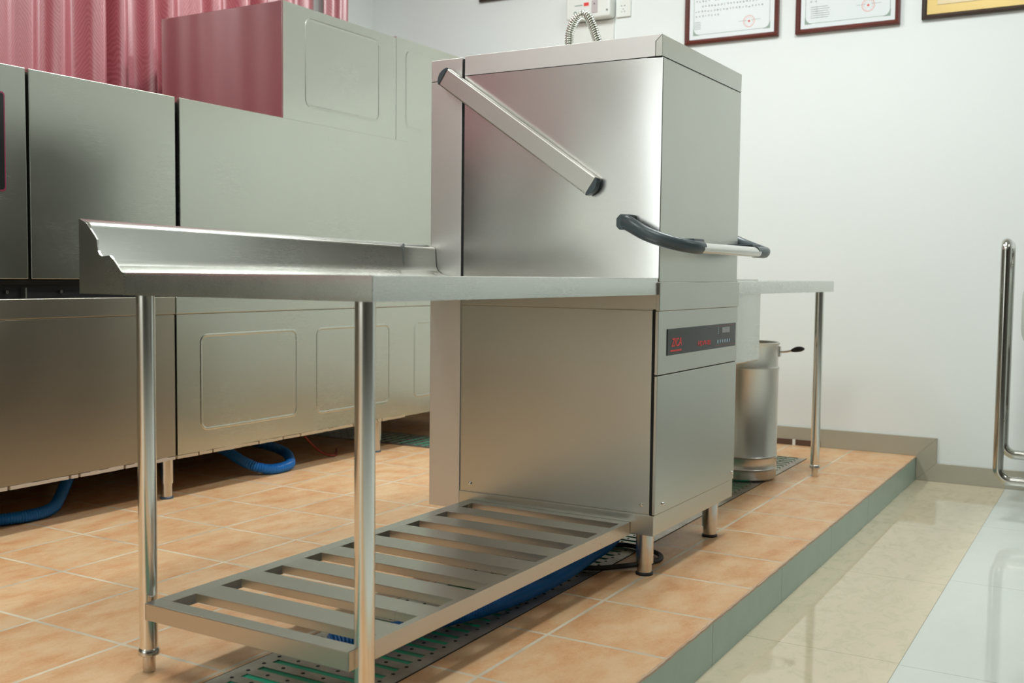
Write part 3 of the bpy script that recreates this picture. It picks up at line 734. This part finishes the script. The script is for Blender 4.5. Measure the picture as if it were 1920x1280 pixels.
# ------------------------------------------------------------------ tubular cart on the lower floor
t = thing('tube_cart', 'polished tubular steel cart at the right edge beside the white wall', 'cart', (2.1, -1.15, FZ))
def bent(pts, rads):
    pts = [Vector(p) for p in pts]; out = [pts[0]]
    for i in range(1, len(pts)-1):
        a, c, b = pts[i-1], pts[i], pts[i+1]; u = (a-c).normalized(); v_ = (b-c).normalized(); r_ = rads[i-1]
        for k in range(9):
            q = k/8*math.pi/2; out.append(c+u*r_*(1-math.sin(q))+v_*r_*(1-math.cos(q)))
    out.append(pts[-1]); return out
for yv, ye in ((.462, .10), (-.36, .10)):
    pth = bent([(-.192, ye, .166), (-.192, yv, .166), (-.192, yv, 1.112), (.21, yv+.02, 1.112), (.21, yv+.02, .214), (.21, ye, .214)], [.05, .032, .032, .05])
    bm = NB(); tube(bm, pth, .0195, 18); obj('end_frame', bm, 'tube_dark', t, smooth=60)
for z in (.40, 1.03):
    bm = NB(); tube(bm, [(-.192, .30, z), (.21, .30, z)], .012, 12); tube(bm, [(-.192, -.2, z), (.21, -.2, z)], .012, 12); obj('cross_rail', bm, 'tube_dark', t, smooth=50)
obj('lower_tray', bx(-.17, .19, -.25, .34, .40, .415), 'tube_dark', t)
for x in (-.19, .21):
    for y in (.26, -.2):
        zt = .15 if x < 0 else .20
        bm = NB(); tube(bm, [(x-.012, y, .045), (x+.012, y, .045)], .045, 20); c_ = obj('caster', bm, 'rubber', t, smooth=40)
        obj('caster_fork', bx(x-.018, x+.018, y-.012, y+.012, .075, zt), 'cast', c_)
bm = NB(); prism(bm, rrect(-.16, .415, .66, 1.0, .11, 8), 'x', 0, .17); bmesh.ops.translate(bm, verts=bm.verts, vec=(2.03, -1.155, FZ))
tag(obj('white_tub', bm, 'white_basin', bevel=.015, smooth=40), 'pale white plastic tub hanging in the tubular cart at the right edge', 'tub')

# ------------------------------------------------------------------ things on the wall
def wall_frame(name, y_l, y_r, z0, z1, fw, fm, label, cat, kind):
    """hangs on the right wall facing -X; y_l > y_r"""
    t = thing(name, label, cat, (WX, (y_l+y_r)/2, (z0+z1)/2), 0, 'framed documents on the white wall')
    hw, hh = (y_l-y_r)/2, (z1-z0)/2
    bm = NB()
    prof = [(0, -.001), (0, -.020), (.35, -.026), (.7, -.020), (1, -.012), (1, -.001)]
    cs = [(-hw, -hh), (hw, -hh), (hw, hh), (-hw, hh)]; inn = [(-hw+fw, -hh+fw), (hw-fw, -hh+fw), (hw-fw, hh-fw), (-hw+fw, hh-fw)]
    rings = [[bm.verts.new((d_, a[0]+(b[0]-a[0])*k, a[1]+(b[1]-a[1])*k)) for k, d_ in prof] for a, b in zip(cs, inn)]
    for i in range(4):
        A, B = rings[i], rings[(i+1) % 4]
        for k in range(len(prof)): bm.faces.new((A[k], B[k], B[(k+1) % len(prof)], A[(k+1) % len(prof)]))
    obj('frame', bm, fm, t)
    sheet = obj('sheet', bx(-.011, -.002, -hw+fw-.002, hw-fw+.002, -hh+fw-.002, hh-fw+.002), 'paper' if kind != 'gold' else 'gold', t)
    X = -.0113
    def mark(nm, bm, m): obj(nm, bm, m, sheet)
    if kind == 'gold':
        obj('plate', bx(-.0135, -.011, -hw+fw+.045, hw-fw-.045, -hh+fw+.040, hh-fw-.04), 'gold_pale', sheet, bevel=.002)
        bm = NB(); yy = hw-fw-.10; X = -.0138
        for i in range(9): glyph(bm, X, yy-i*.026, -hh+fw+.062, .016)
        mark('small_characters', bm, 'ink')
        return t
    # ornamental border with dark corner pieces
    ins = .022; a, b = hw-fw-ins, hh-fw-ins
    bm = NB(); o_ = rrect(-a, a, -b, b, .018, 5); i_ = rrect(-a+.0022, a-.0022, -b+.0022, b-.0022, .016, 5)
    A = [bm.verts.new((X, *p)) for p in o_]; B = [bm.verts.new((X, *p)) for p in i_]
    for i in range(len(A)): bm.faces.new((A[i], A[(i+1) % len(A)], B[(i+1) % len(A)], B[i]))
    for sy_ in (-1, 1):
        for sz in (-1, 1):
            c = (sy_*(a+.002), sz*(b+.002)); pts = [c, (c[0]-sy_*.034, c[1])]
            for k in range(6):
                an = math.radians(90*k/5); pts.append((c[0]-sy_*(.034-.030*math.sin(an)), c[1]-sz*(.034-.030*math.cos(an))))
            pts.append((c[0], c[1]-sz*.034))
            bm.faces.new([bm.verts.new((X-.0001, *p)) for p in pts])
    mark('ornamental_border', bm, 'ink_green')
    bm = NB()
    if kind == 'a':
        rows = [(-.100, 1, 5), (-.125, 0, 17), (-.075, 0, 0), (-.150, 0, 0)]
        zb = -hh+fw
        for z, y_s, n_ in ((zb+.118, hw-.062, 8), (zb+.142, hw-.058, 22), (zb+.168, hw-.095, 21), (zb+.194, hw-.062, 22), (zb+.22, hw-.062, 22), (zb+.246, hw-.062, 22)):
            for i in range(n_):
                if R.random() < .04: continue
                glyph(bm, X, y_s-i*.0168, z, .011)
        mark('text_rows', bm, 'ink'); bm = NB()
        for i in range(5): box(bm, X-.0002, X, hw-.085, hw-.050, zb+.052+i*.0085, zb+.0545+i*.0085)
        cyy, czz, rs = -.095, zb+.066, .030
    else:
        zb = -hh+fw
        for i in range(2): glyph(bm, X, hw-.075-i*.02, zb+.128, .012)
        mark('text_rows', bm, 'ink'); bm = NB()
        for i in range(6):
            for k in range(3): box(bm, X-.0002, X, hw-.098-k*.027-(.0 if k < 2 else .004)-R.uniform(0, .01), hw-.072-k*.027, zb+.048+i*.0105, zb+.0505+i*.0105)
        cyy, czz, rs = -.100, zb+.082, .031
    box(bm, X-.0002, X, cyy-.060, cyy-rs*.4, czz+.0052, czz+.007); box(bm, X-.0002, X, cyy+rs*.4, cyy+.055, czz+.0035, czz+.0053)
    mark('small_print', bm, mat('faint_ink', (.36, .38, .38), .6) if 'faint_ink' not in bpy.data.materials else bpy.data.materials['faint_ink'])
    bm = NB(); disc(bm, (X-.0003, cyy, czz), rs, 'x', 28, 0, rs*.92)
    for i in range(12):
        an = math.radians(i*27-60); glyph(bm, X-.0003, cyy+rs*.72*math.cos(an), czz+rs*.72*math.sin(an), .0065)
    mark('round_seal', bm, 'seal')
    bm = NB(); bm.faces.new([bm.verts.new((X-.0005, cyy+(.0085 if k % 2 == 0 else .0036)*math.sin(k*math.pi/5), czz+(.0085 if k % 2 == 0 else .0036)*math.cos(k*math.pi/5))) for k in range(10)])
    mark('seal_star', bm, 'seal_red')
    return t
def glyph(bm, X, y, z, s):
    """a small blurred character: a few short strokes"""
    for _ in range(R.choice((3, 4, 4))):
        if R.random() < .55:
            zz = z+R.uniform(-.45, .45)*s; a = R.uniform(.25, .48)*s; box(bm, X-.0002, X, y-a, y+a, zz-s*.055, zz+s*.055)
        else:
            yy = y+R.uniform(-.35, .35)*s; a = R.uniform(.25, .48)*s; box(bm, X-.0002, X, yy-s*.055, yy+s*.055, z-a, z+a)
wall_frame('framed_certificate', .966, .468, 2.066, 2.42, .024, 'red_wood', 'mahogany-framed certificate with rows of dark characters, above the dishwasher corner', 'picture frame', 'a')
wall_frame('framed_certificate', .381, -.117, 2.062, 2.42, .024, 'red_wood', 'mahogany-framed certificate with mostly blank paper, hanging left of the gold plaque', 'picture frame', 'b')
wall_frame('framed_plaque', -.215, -.78, 2.070, 2.46, .022, 'dark_wood', 'gold plaque in a near-black frame at the top right corner', 'plaque', 'gold')
wall_frame('framed_certificate', 2.245, 1.745, 2.440, 2.80, .024, 'dark_wood', 'dark frame of which only the lower edge shows, above the rear cabinet', 'picture frame', 'b')
# leakage-protection plug box
t = thing('wall_switch_box', 'white rounded electrical box with a red sticker, on the wall behind the flexible pipe', 'switch box', (WX, 1.51, 2.305))
bm = NB(); prism(bm, rrect(-.135, .135, -.052, .085, .018), 'x', -.075, -.001); b_ = obj('housing', bm, 'white_plastic', t, bevel=.012, seg=3)
X = -.0755
obj('rocker_cover', bx(X-.004, X+.002, -.062, -.026, -.026, .042), 'pale_grey', b_, bevel=.002)
bm = NB(); disc(bm, (X-.0045, -.043, .022), .005, 'x'); obj('pilot_lamp', bm, 'ink', b_)
obj('red_sticker', bx(X-.001, X+.001, -.008, .022, .016, .034), 'red', b_)
obj('green_print', bx(X-.001, X+.001, .030, .078, .020, .0245), 'ink_green', b_)
bm = NB(); disc(bm, (X-.001, .073, -.018), .011, 'x', 16); obj('green_button', bm, 'ink_green', b_)
bm = NB(); disc(bm, (X-.0005, -.118, -.018), .006, 'x', 12); obj('screw', bm, 'ink', b_)
bm = NB(); lathe(bm, [(.009, .085), (.009, .115), (.013, .117), (.013, .14)], -.03, .085, 16); obj('brass_fitting', bm, 'brass', t, smooth=40)
bm = NB(); prism(bm, rrect(-.130, .125, -.24, -.056, .004), 'x', -.012, -.001); obj('lower_cover', bm, 'white_plastic', t, bevel=.002)
t = thing('wall_socket', 'white wall socket right of the rounded electrical box', 'socket', (WX, 1.325, 2.30))
bm = NB(); prism(bm, rrect(-.043, .043, -.045, .045, .004), 'x', -.012, -.001); b_ = obj('face_plate', bm, 'white_plastic', t, bevel=.003)
bm = NB(); box(bm, -.0125, -.011, -.012, -.004, .012, .016); box(bm, -.0125, -.011, .006, .014, .012, .016); box(bm, -.0125, -.011, -.002, .002, -.006, .0)
box(bm, -.0125, -.011, -.010, -.006, -.020, -.014); box(bm, -.0125, -.011, .006, .010, -.020, -.014); obj('pin_slots', bm, 'ink', b_)
